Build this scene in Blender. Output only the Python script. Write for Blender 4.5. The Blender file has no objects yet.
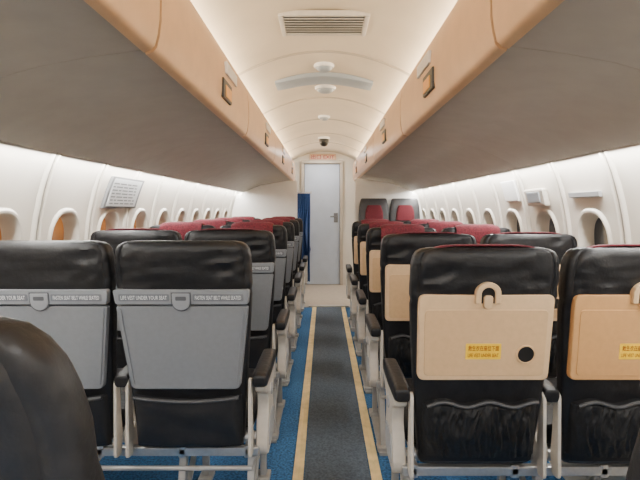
import bpy, bmesh, math, random
from mathutils import Vector, Matrix, noise
random.seed(3)
PI=math.pi
scene=bpy.context.scene
C=scene.collection
H=1.22

# ---------------------------------------------------------------- materials
def mat(name,col,rough=.5,metal=0,nscale=0,bump=0,var=0,coat=0,spec=.5,stretch=None,dist=.01):
    m=bpy.data.materials.new(name); m.use_nodes=True
    nt=m.node_tree; b=nt.nodes['Principled BSDF']
    b.inputs['Base Color'].default_value=(*col,1)
    b.inputs['Roughness'].default_value=rough; b.inputs['Metallic'].default_value=metal
    b.inputs['Specular IOR Level'].default_value=spec
    b.inputs['Coat Weight'].default_value=coat
    if nscale:
        tc=nt.nodes.new('ShaderNodeTexCoord'); mp=nt.nodes.new('ShaderNodeMapping')
        nt.links.new(tc.outputs['Object'],mp.inputs['Vector'])
        if stretch: mp.inputs['Scale'].default_value=stretch
        n=nt.nodes.new('ShaderNodeTexNoise'); n.inputs['Scale'].default_value=nscale; n.inputs['Detail'].default_value=4
        nt.links.new(mp.outputs['Vector'],n.inputs['Vector'])
        if bump:
            bp=nt.nodes.new('ShaderNodeBump'); bp.inputs['Strength'].default_value=bump; bp.inputs['Distance'].default_value=dist
            nt.links.new(n.outputs['Fac'],bp.inputs['Height']); nt.links.new(bp.outputs['Normal'],b.inputs['Normal'])
        if var:
            r=nt.nodes.new('ShaderNodeValToRGB')
            r.color_ramp.elements[0].position=.35; r.color_ramp.elements[1].position=.65
            r.color_ramp.elements[0].color=(*[c*(1-var) for c in col],1)
            r.color_ramp.elements[1].color=(*[min(1,c*(1+var)) for c in col],1)
            nt.links.new(n.outputs['Fac'],r.inputs['Fac']); nt.links.new(r.outputs['Color'],b.inputs['Base Color'])
    return m
M={}
M['leather']=mat('black_leather',(.0075,.0075,.009),.47,0,40,.22,.2,spec=.38,dist=.010)
M['leather2']=mat('black_pocket_cloth',(.013,.013,.015),.52,0,22,.2,.2,spec=.38,dist=.01)
M['net']=mat('black_net',(.007,.007,.008),.56,0,45,.3,.3,spec=.34)
M['piping']=mat('black_binding',(.04,.04,.043),.5,0,60,.1,.1)
M['charcoal']=mat('charcoal_leather',(.04,.04,.043),.45,0,20,.2,.1)
M['greytray']=mat('grey_tray_plastic',(.175,.186,.205),.44,0,60,.03,.03)
M['greystrip']=mat('grey_strip_plastic',(.205,.218,.24),.44,0,60,.03,.03)
M['greyplate']=mat('grey_label_plate',(.13,.14,.157),.5,0,40,0,.04)
M['latchgrey']=mat('pale_grey_latch',(.24,.253,.275),.4,0,40,0,.04)
M['latchdark']=mat('dark_latch_recess',(.075,.08,.09),.5,0,40,0,.04)
M['greymid']=mat('grey_placard',(.34,.35,.36),.5,0,40,0,.04)
M['greydark']=mat('dark_grey_frame',(.16,.165,.17),.5,0,40,0,.04)
M['tantray']=mat('tan_tray_plastic',(.60,.40,.22),.45,0,60,.03,.03)
M['tanrim']=mat('tan_rim_plastic',(.66,.46,.27),.45,0,60,.03,.03)
M['orangetan']=mat('orange_tan_plastic',(.55,.30,.12),.45,0,60,.03,.03)
M['cream']=mat('cream_plastic',(.54,.50,.44),.4,0,40,.03,.05)
M['legs']=mat('grey_leg_metal',(.42,.41,.39),.38,.3,40,.03,.05)
M['metal']=mat('brushed_aluminium',(.5,.5,.5),.38,.8,80,.05,.05)
M['red']=mat('red_headrest_cloth',(.125,.012,.021),.85,0,120,.3,.3)
M['blue']=mat('blue_carpet',(.034,.132,.30),.95,0,90,.5,.5)
M['aisle']=mat('grey_aisle_carpet',(.088,.118,.158),.95,0,100,.4,.3)
M['yellow']=mat('cream_yellow_strip',(.82,.64,.32),.6,0,14,.1,.12)
M['vest']=mat('beige_vinyl',(.46,.39,.31),.6,0,20,.05,.06)
M['wall']=mat('cream_wall_panel',(.66,.615,.54),.5,0,6,.02,.02)
M['joint']=mat('wall_panel_joint',(.30,.275,.235),.5,0,10,0,.03)
M['ceil']=mat('cream_ceiling_panel',(.68,.59,.46),.5,0,3,.02,.05)
M['rib']=mat('panel_joint',(.46,.40,.32),.5,0,10,0,.03)
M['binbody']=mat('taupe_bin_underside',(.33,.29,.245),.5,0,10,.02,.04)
M['bindoor']=mat('tan_bin_door',(.66,.425,.24),.36,0,12,.02,.04)
M['dark']=mat('dark_plastic',(.012,.011,.010),.4,0,30,0,.1)
M['amber']=mat('amber_plastic',(.85,.40,.05),.35,0,30,0,.1)
M['white']=mat('white_plastic',(.85,.85,.84),.4,0,30,.02,.03)
M['bulk']=mat('white_laminate',(.78,.76,.72),.35,0,10,.01,.02)
M['doorm']=mat('pale_grey_door',(.50,.56,.645),.4,0,8,.02,.03)
M['bluecurt']=mat('blue_curtain',(.030,.085,.26),.9,0,60,.2,.2)
M['greybar']=mat('grey_blue_bar',(.33,.37,.41),.4,0,20,.02,.03)
M['paleface']=mat('pale_grey_face',(.50,.51,.51),.45,0,20,0,.03)
M['signbase']=mat('tan_sign_plate',(.52,.34,.22),.5,0,20,0,.03)
M['signtext']=mat('red_sign_text',(.28,.012,.010),.5,0,20,0,.02)
M['ytag']=mat('yellow_sticker',(.90,.58,.02),.5,0,20,0,.04)
M['redtext']=mat('red_print',(.28,.025,.01),.5,0,20,0,.02)
M['paletext']=mat('pale_print',(.72,.74,.76),.5,0,20,0,.02)
M['frame']=mat('window_frame_plastic',(.62,.575,.50),.4,0,20,.01,.02)
def panemat(name,c1,c2,s,ax='Z',p=(.25,.75)):
    m=mat(name,(.02,.02,.02),.15,0); nt=m.node_tree; b=nt.nodes['Principled BSDF']
    tc=nt.nodes.new('ShaderNodeTexCoord'); sp=nt.nodes.new('ShaderNodeSeparateXYZ'); r=nt.nodes.new('ShaderNodeValToRGB')
    nt.links.new(tc.outputs['Generated'],sp.inputs[0]); nt.links.new(sp.outputs[ax],r.inputs['Fac'])
    r.color_ramp.elements[0].color=(*c1,1); r.color_ramp.elements[1].color=(*c2,1)
    r.color_ramp.elements[0].position=p[0]; r.color_ramp.elements[1].position=p[1]
    nt.links.new(r.outputs['Color'],b.inputs['Emission Color']); b.inputs['Emission Strength'].default_value=s
    return m
M['pane_orange']=panemat('amber_lit_pane',(.10,.035,.01),(.80,.27,.05),.55)
M['pane_pale']=panemat('pale_lit_pane',(.60,.44,.26),(.03,.03,.032),.45,'Y',(.45,.65))
M['pane_dark']=panemat('dark_pane',(.01,.01,.01),(.03,.03,.035),.5)

# ---------------------------------------------------------------- mesh helpers
cache={}
def finish(bm,name,material,ang=38):
    bmesh.ops.recalc_face_normals(bm,faces=bm.faces)
    me=bpy.data.meshes.new(name); bm.to_mesh(me); bm.free()
    me.materials.append(material)
    if len(me.polygons):
        me.polygons.foreach_set('use_smooth',[True]*len(me.polygons))
        me.set_sharp_from_angle(angle=math.radians(ang))
    return me
def obj(name,build,material,parent=None,loc=(0,0,0),key=None,ang=38,wn=True):
    if key is not None and key in cache: me=cache[key]
    else:
        bm=bmesh.new(); build(bm); me=finish(bm,name,material,ang)
        if key is not None: cache[key]=me
    o=bpy.data.objects.new(name,me); C.objects.link(o); o.location=loc
    if wn:
        w=o.modifiers.new('weighted','WEIGHTED_NORMAL'); w.keep_sharp=True; w.weight=80
    if parent: o.parent=parent
    return o
def swap(o,m):
    o.material_slots[0].link='OBJECT'; o.material_slots[0].material=m
def empty(name,loc,label,cat,group=None):
    o=bpy.data.objects.new(name,None); C.objects.link(o); o.location=loc; o.empty_display_size=.1
    return tag(o,label,cat,group)
def tag(o,label,cat=None,group=None,kind=None):
    o['label']=label
    if cat: o['category']=cat
    if group: o['group']=group
    if kind: o['kind']=kind
    return o
def struct(name,build,material,label,cat,parent=None,loc=(0,0,0),wn=True):
    o=obj(name,build,material,parent,loc,wn=wn); o['kind']='structure'
    if not parent: o['label']=label; o['category']=cat
    return o
def bevel(bm,off,seg=2,ang=.6):
    bm.normal_update()
    bmesh.ops.recalc_face_normals(bm,faces=bm.faces)
    es=[e for e in bm.edges if len(e.link_faces)==2 and e.calc_face_angle(0)>ang]
    if es: bmesh.ops.bevel(bm,geom=es,offset=off,segments=seg,affect='EDGES',profile=.5,clamp_overlap=True)
def box(bm,c,s,bev=0):
    t=bmesh.new(); bmesh.ops.create_cube(t,size=1)
    for v in t.verts: v.co=Vector((v.co.x*s[0]+c[0],v.co.y*s[1]+c[1],v.co.z*s[2]+c[2]))
    if bev: bevel(t,bev,2)
    merge(bm,t)
def merge(bm,t):
    me=bpy.data.meshes.new('tmp'); t.to_mesh(me); t.free(); bm.from_mesh(me); bpy.data.meshes.remove(me)
def rpoly(pts,r,n=5):
    out=[]; N=len(pts)
    for i in range(N):
        p=Vector(pts[i]); a=Vector(pts[i-1])-p; b=Vector(pts[(i+1)%N])-p
        ra=r[i] if isinstance(r,(list,tuple)) else r
        if ra<=0: out.append(tuple(p)); continue
        q=min(ra,a.length*.45,b.length*.45)
        A=p+a.normalized()*q; B=p+b.normalized()*q
        for k in range(n+1):
            t=k/n; x=(1-t)**2*A+2*t*(1-t)*p+t*t*B; out.append(tuple(x))
    return out
def prism(bm,pts,a0,a1,axis='y',bev=0):
    t=bmesh.new()
    def P(u,v,w):
        return {'y':(u,w,v),'x':(w,u,v),'z':(u,v,w)}[axis]
    A=[t.verts.new(P(u,v,a0)) for u,v in pts]; B=[t.verts.new(P(u,v,a1)) for u,v in pts]
    t.faces.new(A); t.faces.new(B[::-1]); n=len(pts)
    for i in range(n): t.faces.new((A[i],A[(i+1)%n],B[(i+1)%n],B[i]))
    if bev: bevel(t,bev,2,.9)
    merge(bm,t)
def loft(bm,rings,cap=True,closed=True):
    R=[[bm.verts.new(p) for p in r] for r in rings]; n=len(R[0])
    for a,b in zip(R,R[1:]):
        for i in range(n if closed else n-1):
            bm.faces.new((a[i],a[(i+1)%n],b[(i+1)%n],b[i]))
    if cap: bm.faces.new(R[0]); bm.faces.new(R[-1][::-1])
def se(hw,ht,n=28,e=4):
    out=[]
    for k in range(n):
        t=2*PI*(k+.5)/n; c,s=math.cos(t),math.sin(t)
        out.append((hw*math.copysign(abs(c)**(2/e),c),ht*math.copysign(abs(s)**(2/e),s)))
    return out
def tube(bm,path,r,n=10,cap=True):
    P=[Vector(p) for p in path]; rings=[]
    for i,p in enumerate(P):
        d=(P[min(i+1,len(P)-1)]-P[max(i-1,0)]).normalized()
        up=Vector((0,0,1)) if abs(d.z)<.9 else Vector((1,0,0))
        x=d.cross(up).normalized(); y=x.cross(d).normalized()
        rings.append([tuple(p+x*r*math.cos(2*PI*k/n)+y*r*math.sin(2*PI*k/n)) for k in range(n)])
    loft(bm,rings,cap)
def disc(bm,c,r,h,axis='y',n=28,bev=0):
    pts=[(r*math.cos(2*PI*k/n),r*math.sin(2*PI*k/n)) for k in range(n)]
    t=bmesh.new(); prism(t,pts,-h/2,h/2,axis,bev)
    for v in t.verts: v.co+=Vector(c)
    merge(bm,t)
def lathe(bm,prof,c,n=28):
    rings=[[(c[0]+r*math.cos(2*PI*k/n),c[1]+r*math.sin(2*PI*k/n),c[2]+z) for k in range(n)] for r,z in prof]
    loft(bm,rings)
textcache={}
def text_into(bm,s,width,height,cx,cz,y,bold=0):
    if s not in textcache:
        cu=bpy.data.curves.new('t','FONT'); cu.body=s; cu.align_x='CENTER'; cu.resolution_u=2; cu.offset=bold
        o=bpy.data.objects.new('t',cu); C.objects.link(o)
        dg=bpy.context.evaluated_depsgraph_get(); dg.update()
        me=bpy.data.meshes.new_from_object(o.evaluated_get(dg))
        bpy.data.objects.remove(o); bpy.data.curves.remove(cu)
        textcache[s]=me
    me=textcache[s]
    if not len(me.vertices): return
    xs=[v.co.x for v in me.vertices]; ys=[v.co.y for v in me.vertices]
    sx=width/(max(xs)-min(xs)); sy=height/(max(ys)-min(ys))
    mx=(max(xs)+min(xs))/2; my=(max(ys)+min(ys))/2
    t=bmesh.new(); t.from_mesh(me)
    for v in t.verts: v.co=Vector(((v.co.x-mx)*sx+cx,y,(v.co.y-my)*sy+cz))
    merge(bm,t)

# ---------------------------------------------------------------- shell
WZ=[(0,1.08),(.15,1.15),(.35,1.21),(.6,1.25),(.85,1.27),(1.05,1.268),(1.2,1.25),(1.35,1.215),(1.45,1.18),(1.55,1.125),(1.62,1.07)]
def interp(tab,z):
    if z<=tab[0][0]: return tab[0][1]
    for (a,b),(c,d) in zip(tab,tab[1:]):
        if z<=c: return b+(d-b)*(z-a)/(c-a)
    return tab[-1][1]
def wx(z):
    return sum(interp(WZ,min(1.62,max(0,z+d)))*w for d,w in ((-.06,.25),(0,.5),(.06,.25)))
PITCH=.47; WC=1.045; WHW=.122; WHH=.155
BASE={-1:1.86,1:1.77}
def oval(sc,n=48,e=2.5,hw=WHW,hh=WHH):
    return [(a*sc,b*sc) for a,b in se(hw,hh,n,e)]
def bays(side):
    return [(BASE[side]+k*PITCH, .8<BASE[side]+k*PITCH<6.3) for k in range(-8,14)]
def wall_build(side):
    def f(bm):
        for yc,win in bays(side):
            h=PITCH/2
            if win:
                ov=oval(1.02); n=len(ov); rings=[]
                rect=[]
                zh=1.60
                for a,b in ov:
                    sx=h/abs(a) if abs(a)>1e-6 else 1e9
                    up=(zh-WC) if b>0 else WC
                    sz=up/abs(b) if abs(b)>1e-6 else 1e9
                    s=min(sx,sz); rect.append((a*s,b*s))
                for cx_,cz_ in ((h,zh-WC),(-h,zh-WC),(-h,-WC),(h,-WC)):
                    i=min(range(n),key=lambda i:(rect[i][0]-cx_)**2+(rect[i][1]-cz_)**2); rect[i]=(cx_,cz_)
                S=7
                for s in range(S+1):
                    t=s/S
                    rings.append([(side*wx(WC+o[1]*(1-t)+r[1]*t),yc+o[0]*(1-t)+r[0]*t,WC+o[1]*(1-t)+r[1]*t) for o,r in zip(ov,rect)])
                loft(bm,rings,cap=False)
            else:
                zs=[i*1.6/20 for i in range(21)]
                loft(bm,[[(side*wx(z),yc-h,z) for z in zs],[(side*wx(z),yc+h,z) for z in zs]],cap=False,closed=False)
        for yc,win in bays(side):
            yb=yc+PITCH/2
            zs=[.0+i*1.5/24 for i in range(25)]
            for s in (-1,1):
                rings=[]
                for dy,off in ((-.016,-.002),(-.010,.010),(-.003,.014),(.003,.014),(.009,.010),(.012,-.002)):
                    rings.append([(side*(wx(z)-off),yb+s*(.020-dy),z) for z in zs])
                loft(bm,rings,cap=False,closed=False)
    return f
def joints(side):
    def f(bm):
        for yc,win in bays(side):
            yb=yc+PITCH/2
            zs=[.0+i*1.5/24 for i in range(25)]
            loft(bm,[[(side*(wx(z)-off),yb+dy,z) for z in zs] for dy,off in ((-.010,.001),(-.009,.003),(.009,.003),(.010,.001))],cap=False,closed=False)
    return f
struct('wall_left',wall_build(-1),M['wall'],'cream curved side wall with oval windows on the left','wall')
struct('wall_right',wall_build(1),M['wall'],'cream curved side wall with oval windows on the right','wall')
struct('trim_8',joints(-1),M['joint'],'upright joints between the left wall panels','trim')
struct('trim_9',joints(1),M['joint'],'upright joints between the right wall panels','trim')
wn_=0
for side in (-1,1):
    j=0
    for yc,win in bays(side):
        if not win: continue
        wn_+=1
        def fr(bm,yc=yc,side=side):
            rings=[]
            for sc,off in ((.90,-.085),(.94,-.03),(.985,.004),(1.03,.012),(1.09,.012),(1.15,.004),(1.18,-.003)):
                rings.append([(side*(wx(WC+b)-off),yc+a,WC+b) for a,b in oval(sc)])
            loft(bm,rings,cap=False)
        nm='left' if side<0 else 'right'
        w=struct('window_%d'%wn_,fr,M['frame'],'oval cabin window with cream frame, number %d along the %s wall counted from the camera'%(j+1,nm),'window')
        def pn(bm,yc=yc,side=side):
            vs=[bm.verts.new((side*(wx(WC+b)+.06),yc+a,WC+b)) for a,b in oval(.93)]
            bm.faces.new(vs)
        pm='pane_orange' if side<0 else 'pane_pale'
        if side>0 and abs(yc-2.71)<.1: pm='pane_dark'
        struct('window_pane',pn,M[pm],'','',w)
        j+=1

Y0,Y1=-2.0,7.75
def ceil_z(x): return 2.14-.55*x*x
CP=[(-1.09,1.60),(-.98,1.68),(-.86,1.765),(-.75,1.84)]+[(x/20,ceil_z(x/20)) for x in range(-13,14)]+[(.75,1.84),(.86,1.765),(.98,1.68),(1.09,1.60)]
def ceilb(bm):
    ys=[Y0,.5,2.0,3.5,5.0,6.5,Y1+.1]
    loft(bm,[[(x,y,z) for x,z in CP] for y in ys],cap=False,closed=False)
struct('ceiling',ceilb,M['ceil'],'arched cream cabin ceiling between the overhead bins','ceiling')
for i,yy in enumerate((1.75,2.80,3.95,4.9,5.8,6.6)):
    def tb(bm,yy=yy):
        xs=[x/20 for x in range(-13,14)]
        loft(bm,[[(x,yy+dy,ceil_z(x)-dz) for x in xs] for dy,dz in ((-.018,-.001),(-.010,.006),(.010,.006),(.018,-.001))],cap=False,closed=False)
    struct('trim_%d'%(i+1),tb,M['rib'],'thin cross joint in the arched ceiling, number %d counted from the camera'%(i+1),'trim')
struct('floor',lambda bm:box(bm,(0,(Y0+5.95)/2,-.03),(2.2,5.95-Y0,.06)),M['blue'],'blue carpeted cabin floor under the seats','floor')
struct('floor_front',lambda bm:box(bm,(0,(5.951+Y1)/2,-.025),(2.2,Y1-5.951,.06)),M['vest'],'beige bare floor before the front door','floor')
def shell_end(y,hole):
    def f(bm):
        zs=[i*1.6/16 for i in range(17)]
        prof=[(wx(z)+.02,z) for z in zs]+[(x,z+.01) for x,z in reversed(CP)]+[(-wx(z)-.02,z) for z in reversed(zs)]
        if hole:
            x0,x1,zt=hole
            L=[p for p in prof if p[0]<=x0]; R=[p for p in prof if p[0]>=x1]
            T=[p for p in prof if p[1]>1.7 and x0<p[0]<x1]
            prism(bm,R+[(x1,ceil_z(x1)+.01),(x1,0)],y,y+.05)
            prism(bm,[(x0,0),(x0,ceil_z(x0)+.01)]+L,y,y+.05)
            prism(bm,[(x1,zt),(x1,ceil_z(x1)+.01)]+T+[(x0,ceil_z(x0)+.01),(x0,zt)],y,y+.05)
        else: prism(bm,prof,y,y+.05)
    return f
DX0,DX1,DZ=-.315,.255,1.95
struct('wall_front',shell_end(7.7,(DX0,DX1,DZ)),M['wall'],'cream front wall around the pale door','wall')
struct('wall_back',shell_end(Y0-.05,None),M['wall'],'cream wall closing the cabin behind the viewer','wall')
def dfr(bm):
    t=.05
    box(bm,(DX0-t/2,7.685,DZ/2),(t,.06,DZ),.006); box(bm,(DX1+t/2,7.685,DZ/2),(t,.06,DZ),.006)
    box(bm,((DX0+DX1)/2,7.685,DZ+t/2),(DX1-DX0+2*t,.06,t),.006)
struct('trim_7',dfr,M['rib'],'cream frame around the front door','trim')
d=struct('door_1',lambda bm:box(bm,((DX0+DX1)/2,7.735,DZ/2+.005),(DX1-DX0-.01,.04,DZ-.01),.004),M['doorm'],'plain pale grey cockpit door at the end of the aisle','door')
def dh(bm):
    box(bm,(.19,7.705,1.08),(.065,.012,.15),.004); tube(bm,[(.19,7.70,1.10),(.19,7.65,1.10),(.10,7.65,1.10)],.012)
struct('door_handle',dh,M['greydark'],'','',d)
struct('door_panel',lambda bm:box(bm,(-.03,7.712,.35),(.40,.008,.35),.003),M['doorm'],'','',d)
def part(side,xi,y):
    def f(bm):
        pts=[(side*xi,0),(side*xi,1.60),(side*.50,1.60),(side*.85,1.54),(side*1.05,1.46),(side*1.12,1.43)]
        pts+=[(side*(wx(z)-.016),z) for z in (1.4,1.2,1.0,.8,.6,.4,.2,0.0)]
        prism(bm,pts,y,y+.04,'y',.004)
    return f
struct('wall_partition_left',part(-1,.36,6.45),M['bulk'],'white partition ahead of the last left seats','wall')
struct('wall_partition_right',part(1,.39,6.03),M['bulk'],'white partition behind the red and black seats on the right','wall')

# aisle
tag(obj('aisle_runner',lambda bm:box(bm,(.06,(Y0+5.95)/2,.003),(.30,5.95-Y0,.006)),M['aisle']),'grey carpet runner down the middle of the aisle','carpet')
for x,nm in ((-.118,'pale yellow grooved floor strip along the left edge of the grey runner'),(.238,'pale yellow grooved floor strip along the right edge of the grey runner')):
    def st(bm):
        for s in (-1,1): box(bm,(x+s*.0135,(Y0+5.95)/2,.005),(.021,5.94-Y0,.008),.002)
        box(bm,(x,(Y0+5.95)/2,.003),(.04,5.93-Y0,.005))
    tag(obj('floor_strip',st,M['yellow']),nm,'floor strip','aisle floor strips')
tag(obj('threshold_plate',lambda bm:box(bm,(.06,5.99,.012),(.5,.07,.014),.004),M['cream']),'pale threshold strip where the grey aisle carpet ends','threshold')

# ---------------------------------------------------------------- overhead bins
BB=[(.482,1.640),(.62,1.622),(.75,1.598),(.85,1.570),(.95,1.530),(1.05,1.480),(1.105,1.452),(1.118,1.462),(1.10,1.49),(1.03,1.56),(.90,1.66),(.75,1.77),(.55,1.88),(.482,1.92)]
BD=[(.474,1.631),(.456,1.637),(.444,1.65),(.437,1.68),(.432,1.72),(.431,1.78),(.434,1.84),(.441,1.89),(.452,1.925),(.465,1.938),(.478,1.935),(.478,1.64)]
def make_bin(side,y0,y1,latch,label):
    e=empty('overhead_bin',(side*.78,(y0+y1)/2,1.64),label,'overhead bin','overhead bins')
    L=(y1-y0)/2
    def rel(p): return [(side*(x-.78),z-1.64) for x,z in p]
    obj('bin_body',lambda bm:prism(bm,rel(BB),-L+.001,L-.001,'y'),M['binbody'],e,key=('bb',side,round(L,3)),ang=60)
    dr=obj('bin_door',lambda bm:prism(bm,rel(BD),-L+.008,L-.008,'y'),M['bindoor'],e,key=('bd',side,round(L,3)),ang=60)
    ly=latch-(y0+y1)/2; lx=side*(.431-.78); lz=.098
    la=obj('latch',lambda bm:box(bm,(lx,0,0),(.016,.18,.085),.005),M['dark'],dr,(0,ly,lz),key=('la',side))
    obj('latch_button',lambda bm:box(bm,(lx-side*.008,.010,-.006),(.006,.12,.050),.002),M['amber'],la,key=('lb',side))
    obj('placard',lambda bm:box(bm,(lx-side*.001,.10,.102),(.014,.24,.052),.002),M['white'],dr,(0,ly,lz),key=('lp',side))
    return e
SE=[-.25,1.27,2.75,4.25,5.75,7.25]
nth=['nearest','second','third','fourth','farthest']
for side,nm,off,lat in ((-1,'left',0,(.5,2.12,3.60,5.05,6.5)),(1,'right',-.03,(.4,1.97,3.43,4.9,6.4))):
    for i in range(5):
        make_bin(side,SE[i]+off,SE[i+1]+off,lat[i],'tan-doored overhead bin, %s from the camera in the row above the %s seats'%(nth[i],nm))

# ---------------------------------------------------------------- seats
RC=.16
def yR(z): return (1.1-z)*RC
def shear(bm):
    for v in bm.verts: v.co.y+=yR(v.co.z)
TOP=[(.93,.228),(.945,.226),(.96,.230),(1.02,.230),(1.06,.228),(1.085,.223),(1.099,.214),(1.107,.201),(1.112,.178)]
BL=[(.38,.172),(.385,.184),(.40,.192),(.55,.202),(.70,.212),(.85,.223)]+TOP
BR=[(.38,.168),(.385,.180),(.40,.188),(.55,.202),(.70,.214),(.85,.224)]+TOP
BP=[(.38,.17),(.40,.19),(.55,.21),(.70,.228),(.85,.236),(.92,.234),(1.0,.226),(1.04,.216),(1.07,.204),(1.09,.190),(1.105,.170),(1.114,.14),(1.119,.10)]
def th(z):
    return interp([(.38,.035),(.40,.065),(.55,.07),(.93,.075),(.98,.088),(1.06,.088),(1.085,.082),(1.099,.074),(1.107,.060),(1.112,.042)],z)
def rear(z):
    return yR(z)-interp([(.38,-.02),(.40,0),(.92,0),(.955,.012),(1.06,.012),(1.085,.009),(1.099,.004),(1.107,-.004),(1.112,-.013)],z)
def backrest(tab,amp=.006,plain=False,seed=0):
    def f(bm):
        zs=[]
        for (a,b),(c,d) in zip(tab,tab[1:]):
            n=max(1,int((c-a)/.010))
            for k in range(n): zs.append(a+(c-a)*k/n)
        zs.append(tab[-1][0])
        rings=[]
        for z in zs:
            hw=interp(tab,z); t=th(z)
            ring=[]
            for x,y in se(hw,t/2,96,5 if not plain else 3.4):
                w=0
                if plain:
                    q=noise.noise(Vector((x*8+z*7,z*12-x*6,y*8+3)))
                    w=amp*(.4-abs(q)*1.8)
                    d=hw*.84-abs(x)
                    if y<0: w-=.006*math.exp(-(d/.006)**2)
                elif z>.93:
                    k=min(1,max(0,(z-.93)/.04))*min(1,max(.25,(1.112-z)/.03))
                    q=noise.noise(Vector((x*7+z*9+seed,z*24-x*7,y*6+3+seed)))
                    q2=noise.noise(Vector((x*22+seed,z*26+x*12,y*10)))
                    w=k*(amp*(.5-abs(q)*2.4)+.003*(.3-abs(q2)*1.5))
                    d=hw*.90-abs(x)
                    if y<0: w-=k*.006*math.exp(-(d/.005)**2)
                if y>0: w=-w
                ring.append((x,rear(z)+t/2+y-w,z+w*.3))
            rings.append(ring)
        loft(bm,rings)
    return f
def cover(zl,hw,k0):
    def f(bm):
        path=[]
        n=10
        o=.010 if zl is None else .016
        if zl is not None:
            for k in range(n+1):
                z=zl+(1.085-zl)*k/n; path.append((rear(z)-o*(min(1,.4+k/4)),z))
        yt=rear(1.085); T=th(1.085)
        for k in range(k0,12):
            a=PI*k/12; path.append((yt-o+(T+2*o)*(1-math.cos(a))/2,1.085+(.037 if zl is None else .050)*math.sin(a)**.7))
        for k in range(n+1):
            z=1.085-(1.085-.86)*k/n; path.append((rear(z)+th(z)+o,z))
        m=28
        rings=[]
        for i in range(m+1):
            x=-hw+2*hw*i/m
            r=[]
            for y,z in path:
                q=noise.noise(Vector((x*14,z*10,y*12)))*.008 if zl is not None else 0
                r.append((x,y-abs(q),z-((.016 if hw>.16 else .012)*abs(x/hw)**5 if z>1.05 else .004*abs(x/hw)**3)+q*.6))
            rings.append(r)
        loft(bm,rings,cap=False,closed=False)
        bmesh.ops.recalc_face_normals(bm,faces=bm.faces)
        bmesh.ops.solidify(bm,geom=list(bm.faces),thickness=.004 if zl is None else .010)
    return f
def grid(bm,u0,u1,z0,z1,nu,nz,w):
    rows=[]
    for j in range(nz+1):
        row=[]
        for i in range(nu+1):
            s=i/nu; t=j/nz; u=u0+(u1-u0)*s; z=z0+(z1-z0)*t
            ww,dz=w(s,t); row.append(bm.verts.new((u,yR(z+dz)-ww,z+dz)))
        rows.append(row)
    for a,b in zip(rows,rows[1:]):
        for i in range(nu): bm.faces.new((a[i],a[i+1],b[i+1],b[i]))
def pocketL(bm):
    def w(s,t):
        x=2*s-1; e=max(0,1-abs(x)**14)
        b=.020+.006*math.sin(PI*t)
        sag=-.016*(1-x*x)*t
        if t==0 or t==1 or s in(0,1): return -.01,sag
        q=noise.noise(Vector((x*1.6+t*1.2,t*2.4-x*.6,1)))
        fold=.0035*math.sin(t*8+x*x*6)*(1-t)
        if t<.06 or abs(x)>.95: b*=.8
        return b*e+(.009*q+fold)*e,sag
    grid(bm,-.190,.190,.372,.572,56,36,w)
def bindL(bm):
    tube(bm,[(u,yR(.56)-.024,.568-.016*(1-(u/.190)**2)) for u in [-.182+.364*k/16 for k in range(17)]],.007,8)
def pocketR(bm):
    def w(s,t):
        x=2*s-1; e=max(0,1-abs(x)**8)
        edge=(t==0 or t==1 or s in(0,1))
        dz=.008*math.sin(x*8+.6)*t
        if edge: return -.01,dz
        b=.016+.030*math.sin(PI*(t*.75+.12))
        n1=noise.noise(Vector((x*8+1.5*math.sin(t*3),t*2.2,2)))
        n2=noise.noise(Vector((x*16+2*t,t*3.5,7)))
        f=.017*(.3-abs(n1)*1.4)*(.4+t*.6)+.007*n2
        if t>.93: b=.026; f*=.5
        return (b+f)*e,dz
    grid(bm,-.186,.186,.412,.604,110,36,w)
def bindR(bm):
    tube(bm,[(u,yR(.598)-.032,.600+.008*math.sin(u/.186*8+.6)) for u in [-.176+.352*k/24 for k in range(25)]],.006,8)
def trayL(bm):
    prism(bm,rpoly([(-.188,.596),(.188,.596),(.223,.893),(-.223,.893)],[.022,.022,.010,.010]),.006,-.020,'y',.004)
    for s in (-1,1):
        prism(bm,[(s*.174,.614),(s*.182,.614),(s*.213,.885),(s*.205,.885)],-.018,-.0235,'y',.001)
    shear(bm)
def stripL(bm):
    prism(bm,rpoly([(-.223,.899),(.223,.899),(.229,.950),(-.229,.950)],.010),.006,-.024,'y',.004); shear(bm)
def platesL(bm):
    for c in (-.124,.124): prism(bm,rpoly([(c-.085,.911),(c+.085,.911),(c+.085,.936),(c-.085,.936)],.005),-.02,-.0255,'y',.0005)
    shear(bm)
def textL(bm):
    text_into(bm,'LIFE VEST UNDER YOUR SEAT',.154,.0135,-.124,.9235,-.0260,.004)
    text_into(bm,'FASTEN SEAT BELT WHILE SEATED',.154,.0135,.124,.9235,-.0260,.004); shear(bm)
def half(w,z0,z1):
    n=16; r=w/2
    zc=z0+r
    return [(w/2,z1),(-w/2,z1)]+[(-r*math.cos(a*PI/n),zc-r*math.sin(a*PI/n)) for a in range(n+1)]
def latchL(bm):
    prism(bm,half(.060,.880,.938),-.018,-.0285,'y',.003); shear(bm)
def latchrecL(bm):
    prism(bm,half(.067,.876,.942),-.018,-.0252,'y'); shear(bm)
def latchknobL(bm):
    prism(bm,rpoly([(-.018,.914),(.018,.914),(.018,.928),(-.018,.928)],.004),-.026,-.0295,'y',.0005); shear(bm)
def trayR(bm):
    prism(bm,rpoly([(-.206,.674),(.206,.674),(.210,.952),(-.210,.952)],.022),.006,-.022,'y',.006); shear(bm)
def trayinR(bm):
    prism(bm,rpoly([(-.188,.69),(.188,.69),(.191,.905),(-.191,.905)],.016),-.018,-.0245,'y',.002); shear(bm)
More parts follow.
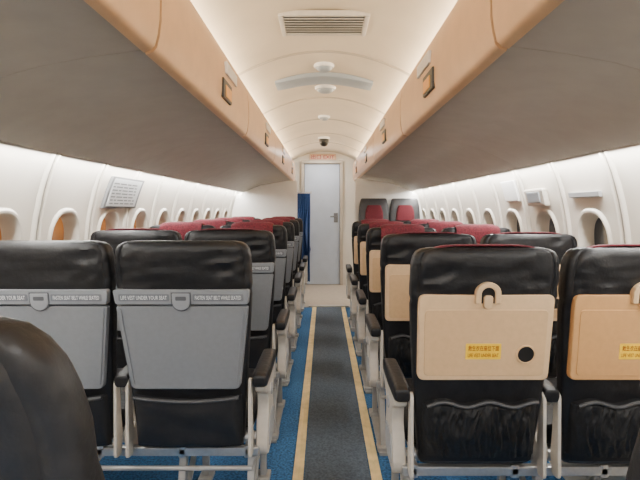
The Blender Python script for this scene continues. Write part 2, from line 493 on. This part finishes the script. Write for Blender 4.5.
def latchR(bm):
    n=16
    out=[(.039*math.cos(a*PI/n),.957+.036*math.sin(a*PI/n)) for a in range(n+1)]
    inn=[(.021*math.cos(PI-a*PI/n),.957+.019*math.sin(a*PI/n)) for a in range(n+1)]
    pts=out+[(-.039,.926),(-.021,.926)]+inn+[(.021,.926),(.039,.926)]
    prism(bm,pts,-.010,-.034,'y',.004); shear(bm)
def latchholeR(bm):
    prism(bm,rpoly([(-.022,.926),(.022,.926),(.022,.977),(-.022,.977)],[.002,.002,.02,.02]),-.012,-.0250,'y',.001); shear(bm)
def latchknobR(bm):
    prism(bm,rpoly([(-.014,.912),(.014,.912),(.014,.952),(-.014,.952)],.010),-.020,-.036,'y',.003); shear(bm)
def stickerR(bm):
    prism(bm,rpoly([(-.060,.746),(.050,.746),(.050,.797),(-.060,.797)],.003),-.02,-.0257,'y'); shear(bm)
def stickertextR(bm):
    text_into(bm,'救生衣在座位下面',.096,.018,-.005,.782,-.0263,.014)
    text_into(bm,'LIFE VEST UNDER SEAT',.096,.012,-.005,.759,-.0263,.012); shear(bm)
def holeR(bm):
    t=bmesh.new(); disc(t,(.128,-.023,.762),.026,.006,'y',28,.001)
    merge(bm,t); shear(bm)
def holeringR(bm):
    n=28; rings=[]
    for r,y in ((.025,-.024),(.026,-.029),(.030,-.029),(.031,-.024)):
        rings.append([(.128+r*math.cos(2*PI*k/n),y,.762+r*math.sin(2*PI*k/n)) for k in range(n)])
    loft(bm,rings,cap=False); shear(bm)
def bracket(s):
    def f(bm):
        pts=[(.03,.34),(.075,.335),(.085,.40),(.07,.50),(.062,.60),(.045,.625),(.028,.61),(.03,.5)]
        pts=[(y+.06 ,z) for y,z in pts]
        prism(bm,rpoly(pts,.012,3),s*.210,s*.222,'x',.003)
    return f
def cushion(bm):
    rings=[]
    for y,hw,z0,z1 in ((.215,.20,.40,.45),(.225,.215,.385,.465),(.30,.22,.38,.475),(.45,.222,.375,.485),(.60,.222,.375,.485),(.65,.215,.38,.475),(.668,.20,.40,.455)):
        rings.append([(x,y,(z0+z1)/2+zz) for x,zz in se(hw,(z1-z0)/2,28,5)])
    loft(bm,rings)
def armsup(bm):
    pts=[(.13,.585),(.42,.59),(.40,.565),(.335,.545),(.30,.47),(.315,.40),(.30,.335),(.17,.335),(.15,.40),(.20,.47),(.19,.54),(.14,.56)]
    prism(bm,rpoly(pts,.02,4),-.018,.018,'x',.006)
def armpanel(bm):
    pts=[(.125,.588),(.43,.592),(.42,.56),(.36,.535),(.335,.48),(.36,.42),(.35,.335),(.325,.31),(.175,.31),(.15,.345),(.175,.42),(.20,.49),(.185,.54),(.13,.56)]
    prism(bm,rpoly(pts,.020,4),-.022,.022,'x',.007)
def armcap(bm):
    for s in (-1,1):
        prism(bm,rpoly([(.190,.335),(.325,.335),(.335,.40),(.315,.44),(.205,.44),(.190,.40)],.016,3),s*.020,s*.0260,'x',.002)
        disc(bm,(s*.022,.265,.525),.022,.010,'x',20,.003)
def armpad(bm):
    rings=[]
    for y,hw,z0,z1 in ((.085,.016,.60,.622),(.09,.024,.592,.632),(.11,.027,.586,.639),(.25,.028,.584,.642),(.40,.027,.590,.639),(.425,.024,.60,.632),(.432,.014,.608,.625)):
        rings.append([(x,y,(z0+z1)/2+zz) for x,zz in se(hw,(z1-z0)/2,20,4)])
    loft(bm,rings)
def bar(bm,a,b,w,t):
    a=Vector(a); b=Vector(b); d=(b-a).normalized(); x=Vector((1,0,0)); n=x.cross(d).normalized()
    tb=bmesh.new()
    R=[[tb.verts.new(p+x*sx*w/2+n*sn*t/2) for sx,sn in ((-1,-1),(1,-1),(1,1),(-1,1))] for p in (a,b)]
    for i in range(4): tb.faces.new((R[0][i],R[0][(i+1)%4],R[1][(i+1)%4],R[1][i]))
    tb.faces.new(R[0]); tb.faces.new(R[1][::-1])
    bevel(tb,.004,2,.9); merge(bm,tb)
def legb(bm):
    bar(bm,(0,.215,.36),(0,.145,.015),.028,.032)
    bar(bm,(0,.50,.36),(0,.55,.015),.028,.030)
    bar(bm,(0,.165,.08),(0,.49,.345),.020,.022)
    box(bm,(0,.345,.010),(.045,.50,.018),.004)
    box(bm,(0,.145,.024),(.06,.08,.024),.006); box(bm,(0,.55,.024),(.06,.08,.024),.006)
def sparb(bm):
    tube(bm,[(-.475,.215,.36),(.475,.215,.36)],.021,14); tube(bm,[(-.475,.50,.36),(.475,.50,.36)],.021,14)
    for x in (-.47,0,.47): box(bm,(x,.36,.362),(.02,.33,.035),.004)
def bagbar(bm):
    box(bm,(0,.155,.338),(.96,.030,.034),.008)
    for x in (-.44,-.1,.20,.44): box(bm,(x,.165,.338),(.03,.05,.046),.006)
def lowbar(bm):
    tube(bm,[(-.46,.19,.30),(-.45,.175,.262),(.45,.175,.262),(.46,.19,.30)],.009)
def panb(bm): box(bm,(0,.44,.366),(.40,.40,.015),.004)

def seat_pair(side,D,longred,label,plain=False,redtop=True,first=False):
    xc=-.715 if side<0 else .742
    sp=.237 if side<0 else .24
    if plain and side<0: xc+=.012
    e=empty('double_seat',(xc,D,0),label,'seat','double seats left of the aisle' if side<0 else 'double seats right of the aisle')
    K='L' if side<0 else 'R'
    dz=0 if side<0 else -.012
    for sx in (-sp,sp):
        sd=0 if sx<0 else 5
        if plain: b=obj('backrest',backrest(BP,.0045,True),M['leather'],e,(sx,0,0),key='backP',wn=False)
        else: b=obj('backrest',backrest(BL if side<0 else BR,seed=sd+side),M['leather'],e,(sx,0,dz),key='back'+K+str(sd),wn=False)
        if redtop:
            o=obj('headrest_cover',cover(1.005 if longred else None,.138 if longred else .175,0 if longred else 5),M['red'],b,key='cov'+str(longred),wn=False)
            o['label']='dark red cloth headrest cover'
        if not plain:
            if side<0:
                t=obj('tray_table',trayL,M['greytray'],e,(sx,0,0),key='trayL')
                s=obj('label_strip',stripL,M['greystrip'],e,(sx,0,0),key='stripL')
                obj('label_plate',platesL,M['greyplate'],s,key='plL'); obj('lettering',textL,M['paletext'],s,key='txL')
                obj('latch',latchL,M['latchgrey'],t,key='laL'); obj('latch_recess',latchrecL,M['latchdark'],t,key='lrL'); obj('latch_slot',latchknobL,M['latchdark'],t,key='lkL')
                p=obj('seat_pocket',pocketL,M['leather2'],e,(sx,0,0),key='poL',wn=False)
                obj('binding',bindL,M['piping'],p,key='biL')
            else:
                t=obj('tray_table',trayR,M['tanrim'],e,(sx,0,.004),key='trayR')
                tf=obj('tray_face',trayinR,M['tantray'],t,key='tiR')
                if first and sx>0:
                    swap(t,M['orangetan']); swap(tf,M['orangetan']); t['label']='deeper orange-tan tray table'
                obj('latch',latchR,M['tanrim'],t,key='laR'); obj('latch_hole',latchholeR,M['dark'],t,key='lhR'); obj('latch_knob',latchknobR,M['tanrim'],t,key='lkR')
                obj('sticker',stickerR,M['ytag'],t,key='stR')['label']='yellow warning sticker with red print'
                obj('lettering',stickertextR,M['redtext'],t,key='sxR')
                obj('cup_recess',holeR,M['dark'],t,key='hoR'); obj('recess_ring',holeringR,M['tantray'],t,key='hrR')
                p=obj('seat_pocket',pocketR,M['net'],e,(sx,0,0),key='poR',wn=False)
                obj('binding',bindR,M['piping'],p,key='biR')
        obj('seat_cushion',cushion,M['leather'],e,(sx,0,0),key='cu')
        obj('seat_pan',panb,M['metal'],e,(sx,0,0),key='pan')
        for s in (-1,1): obj('side_bracket',bracket(s),M['cream'],e,(sx,0,0),key=('br',s))
    aisle=(.488 if side<0 else -.486)
    for ax in (aisle,0,-aisle*.96):
        if ax==aisle:
            a=obj('armrest',armpanel,M['cream'],e,(ax,0,0),key='armA')
            obj('side_cover',armcap,M['greymid'],a,key='cap')
        else: a=obj('armrest',armsup,M['cream'],e,(ax,0,0),key='arm')
        obj('armrest_pad',armpad,M['leather'],a,key='pad')['label']='black armrest pad'
    for lx in ((.445,.19) if side<0 else (-.445,.0)):
        obj('leg_frame',legb,M['legs'],e,(lx,0,0),key='leg')
    obj('seat_spar',sparb,M['metal'],e,key='spar'); obj('rear_beam',bagbar,M['metal'],e,key='bag'); obj('baggage_bar',lowbar,M['legs'],e,key='low')
    return e
ordn=['first','second','third','fourth','fifth','sixth']
seat_pair(-1,.44,False,'plain black double seat without trays in the near bottom left corner',plain=True,redtop=False)
seat_pair(1,.37,False,'plain black double seat barely showing in the near bottom right corner',plain=True,redtop=False)
for i in range(6):
    lab=['nearest whole double seat left of the aisle, grey trays with legible white lettering',
         'second grey-trayed double seat left of the aisle, black tops, just ahead of the nearest'][i] if i<2 else \
        'grey-trayed double seat with red headrest covers, %s of the red-topped ones left of the aisle'%ordn[i-2]
    seat_pair(-1,1.6+.8*i,i>=2,lab,redtop=i>=1)
for i in range(5):
    lab=['nearest whole double seat right of the aisle, tan trays with yellow stickers and net pockets',
         'second tan-trayed double seat right of the aisle, black tops, just ahead of the nearest'][i] if i<2 else \
        'tan-trayed double seat with red headrest covers, %s of the red-topped ones right of the aisle'%ordn[i-2]
    seat_pair(1,1.47+.8*i,i>=2,lab,first=i==0)

# seats facing the rear
def aft_back(bm):
    rings=[]
    for z,hw,t in ((.40,.16,.06),(.42,.172,.09),(.7,.184,.10),(1.0,.187,.10),(1.15,.187,.09),(1.25,.180,.08),(1.33,.163,.06),(1.347,.155,.04),(1.352,.14,.02)):
        rings.append([(x,.06+y+.02*(z-.4),z) for x,y in se(hw,t/2,32,7)])
    loft(bm,rings)
def aft_head(bm):
    rings=[]
    for z,hw in ((1.08,.100),(1.085,.112),(1.19,.106),(1.262,.082),(1.267,.072)):
        rings.append([(x,.022+y,z) for x,y in se(hw,.03,24,5)])
    loft(bm,rings)
def aft_cush(bm):
    rings=[]
    for y,hw,z0,z1 in ((.0,.16,.38,.46),(-.02,.17,.37,.475),(-.3,.17,.37,.48),(-.42,.165,.375,.475),(-.44,.15,.40,.45)):
        rings.append([(x,y,(z0+z1)/2+q) for x,q in se(hw,(z1-z0)/2,24,5)])
    loft(bm,rings)
def aft_base(bm):
    prism(bm,rpoly([(-.15,.002),(.02,.002),(.15,.36),(-.16,.36)],.02),-.40,.02,'y',.008)
for x,w in ((.614,'beside the aisle'),(.996,'beside the window wall')):
    e=empty('facing_seat',(x,5.86,0),'tall black seat with red headrest, facing backwards at the partition, %s'%w,'seat','backward facing seats at the partition')
    b=obj('backrest',aft_back,M['charcoal'],e,key='afb',wn=False); obj('headrest',aft_head,M['red'],b,key='afh')['label']='red headrest pad'
    obj('seat_cushion',aft_cush,M['leather'],e,key='afc'); obj('seat_base',aft_base,M['cream'],e,key='afs')

# ---------------------------------------------------------------- ceiling fittings
CZ=ceil_z(0)
def cvent(bm):
    z=CZ
    for sx in (-1,1): box(bm,(sx*.20,2.33,z-.022),(.022,.26,.03),.004)
    for sy in (-1,1): box(bm,(0,2.33+sy*.12,z-.020),(.42,.022,.026),.004)
O=(0,2.33,CZ-.02)
e=empty('ceiling_vent',O,'rectangular slatted vent in the near ceiling','vent')
def at(f,off):
    def g(bm):
        f(bm)
        for v in bm.verts: v.co-=Vector(off)
    return g
obj('frame',at(cvent,O),M['cream'],e)
obj('backing',at(lambda bm:box(bm,(0,2.33,CZ-.024),(.40,.24,.006)),O),M['greydark'],e)
def slats(bm):
    for k in range(7): 
        t=bmesh.new(); box(t,(0,0,0),(.385,.022,.003))
        bmesh.ops.rotate(t,verts=t.verts,cent=(0,0,0),matrix=Matrix.Rotation(.35,3,'X'))
        bmesh.ops.translate(t,verts=t.verts,vec=(0,2.33-.093+k*.031,CZ-.034)); merge(bm,t)
obj('slat_panel',at(slats,O),M['cream'],e)
def barc(bm):
    n=32; rings=[]
    for k in range(n+1):
        x=-.33+.66*k/n; z=ceil_z(x); h=.034*(1-.5*abs(x/.33)**6)
        rings.append([(x,3.22,z-.002),(x,3.23,z-h*.8),(x,3.25,z-h),(x,3.41,z-h),(x,3.43,z-h*.8),(x,3.44,z-.002)])
    loft(bm,rings)
tag(obj('ceiling_bar',barc,M['greybar'],wn=False),'pale grey curved bar across the ceiling between two white domes','ceiling bar')
def dome(x,y,r,label,nm='ceiling_dome'):
    z=ceil_z(x)
    e=empty(nm,(x,y,z),label,'ceiling dome')
    obj('base',lambda bm:lathe(bm,[(r,0.002),(r,-.012),(r*.92,-.02)],(0,0,0)),M['white'],e)
    obj('lens',lambda bm:lathe(bm,[(r*.8,-.016),(r*.72,-.03),(r*.5,-.042),(r*.15,-.047)],(0,0,0)),M['greybar'],e)
dome(0,3.06,.065,'small white ceiling dome before the grey bar')
dome(.01,3.62,.08,'white ceiling dome just beyond the grey bar')
dome(0,4.75,.06,'white ceiling dome farther along, before the black camera')
e=empty('dome_camera',(0,6.15,CZ),'small black dome camera on a white base on the far ceiling','camera')
obj('base',lambda bm:lathe(bm,[(.075,.002),(.075,-.02),(.06,-.03)],(0,0,0)),M['white'],e)
obj('dome',lambda bm:lathe(bm,[(.062,-.028),(.062,-.06),(.054,-.09),(.034,-.112),(.01,-.12)],(0,0,0)),M['dark'],e)
s=tag(obj('exit_sign',lambda bm:box(bm,(-.02,7.66,2.05),(.42,.03,.095),.006),M['signbase']),'narrow tan sign with dark red lettering over the front door','sign')
obj('lettering',lambda bm:text_into(bm,'出口 EXIT',.37,.070,-.02,2.05,7.643,.02),M['signtext'],s)

# curtain
def curtain(bm):
    n=80; rings=[]
    for z in (.10,.3,.6,.9,1.2,1.40,1.46):
        r=[];a=.030*(1-.3*z)
        for k in range(n+1):
            x=-.415+.20*k/n; r.append((x+.004*math.sin(k*.9+z*4),7.43+a*math.sin(k*.47+.2*math.sin(z*3)),z))
        rings.append(r)
    loft(bm,rings,cap=False,closed=False)
    bmesh.ops.recalc_face_normals(bm,faces=bm.faces)
    bmesh.ops.solidify(bm,geom=list(bm.faces),thickness=.004)
tag(obj('curtain',curtain,M['bluecurt'],wn=False),'gathered blue curtain hanging left of the front door','curtain')
def rail(bm): tube(bm,[(-1.10,7.43,1.475),(-.20,7.43,1.475)],.010); box(bm,(-.20,7.43,1.475),(.02,.04,.04),.004)
tag(obj('curtain_rail',rail,M['metal']),'thin rail carrying the blue curtain','rail')

# wall fittings
def wallpatch(side,y0,y1,z0,z1,o0,o1,bev=.004,bm=None,slope=0):
    t=bmesh.new(); n=8
    rings=[]
    for k in range(n+1):
        z=z0+(z1-z0)*k/n; q=slope*(z-z0)
        rings.append([(side*(wx(z)-o0),y0+q,z),(side*(wx(z)-o0),y1+q,z),(side*(wx(z)-o1),y1+q,z),(side*(wx(z)-o1),y0+q,z)])
    loft(t,rings)
    if bev: bevel(t,bev,2,.9)
    merge(bm,t)
v=tag(obj('wall_placard',lambda bm:wallpatch(-1,2.66,3.12,1.225,1.405,-.001,.018,.002,bm,.2),M['greydark']),'grey framed placard with rows of print on the left wall above the windows','placard')
obj('placard_face',lambda bm:wallpatch(-1,2.69,3.09,1.236,1.394,.016,.020,.001,bm,.2),M['paleface'],v)
def prints(bm):
    for k in range(7):
        z=1.248+k*.019
        y=2.72
        while y<3.04:
            w=random.uniform(.03,.09); wallpatch(-1,y,min(3.06,y+w),z,z+.008,.018,.0208,0,bm,.2); y+=w+.015
obj('print_lines',prints,M['greydark'],v)
def dev(bm): wallpatch(1,2.62,2.86,1.235,1.335,-.001,.034,.012,bm)
e=tag(obj('wall_box',dev,M['cream']),'small cream box on the right wall above the dark window','wall box')
obj('box_face',lambda bm:wallpatch(1,2.66,2.82,1.255,1.315,.032,.038,.003,bm),M['greybar'],e)
tag(obj('wall_placard',lambda bm:wallpatch(1,2.12,2.38,1.275,1.300,-.001,.018,.002,bm),M['greymid']),'narrow grey placard on the right wall nearest the camera','placard')
tag(obj('wall_panel',lambda bm:wallpatch(1,3.0,3.22,1.27,1.40,-.001,.018,.004,bm),M['white']),'bright white square panel on the right wall beyond the cream box','wall panel')

# ---------------------------------------------------------------- lights
def area(name,loc,d,sx,sy,power,col):
    l=bpy.data.lights.new(name,'AREA'); l.shape='RECTANGLE'; l.size=sx; l.size_y=sy; l.energy=power; l.color=col
    o=bpy.data.objects.new(name,l); C.objects.link(o)
    z=-Vector(d).normalized(); y=Vector((0,1,0)); x=y.cross(z).normalized(); y=z.cross(x)
    m=Matrix((x,y,z)).transposed().to_4x4(); m.translation=Vector(loc); o.matrix_world=m
    return o
for s in (-1,1):
    area('ceiling_cove_lamp',(s*.55,2.7,1.925),(-s*.35,0,.6),.05,9.2,70,(1,.83,.60))
    area('wall_cove_lamp',(s*1.135,2.6,1.455),(s*.06,0,-1),.03,8.6,112,(1,.98,.94))
area('rear_fill_light',(0,-1.2,2.09),(0,0.35,-1),.4,1.0,66,(.97,.98,1))  # added fill light behind the camera, brightens the seat backs facing it
area('vestibule_lamp',(-.02,7.25,2.08),(0,0,-1),.3,.3,10,(.95,.97,1))

w=bpy.data.worlds.new('world'); scene.world=w; w.use_nodes=True
w.node_tree.nodes['Background'].inputs[0].default_value=(.5,.45,.4,1); w.node_tree.nodes['Background'].inputs[1].default_value=.3

cam=bpy.data.cameras.new('camera'); co=bpy.data.objects.new('camera',cam); C.objects.link(co)
cam.sensor_width=36; cam.lens=27; cam.shift_x=-4/640; cam.shift_y=-31/640; cam.clip_start=.02
co.location=(0,0,H); co.rotation_euler=(PI/2,0,0)
scene.camera=co
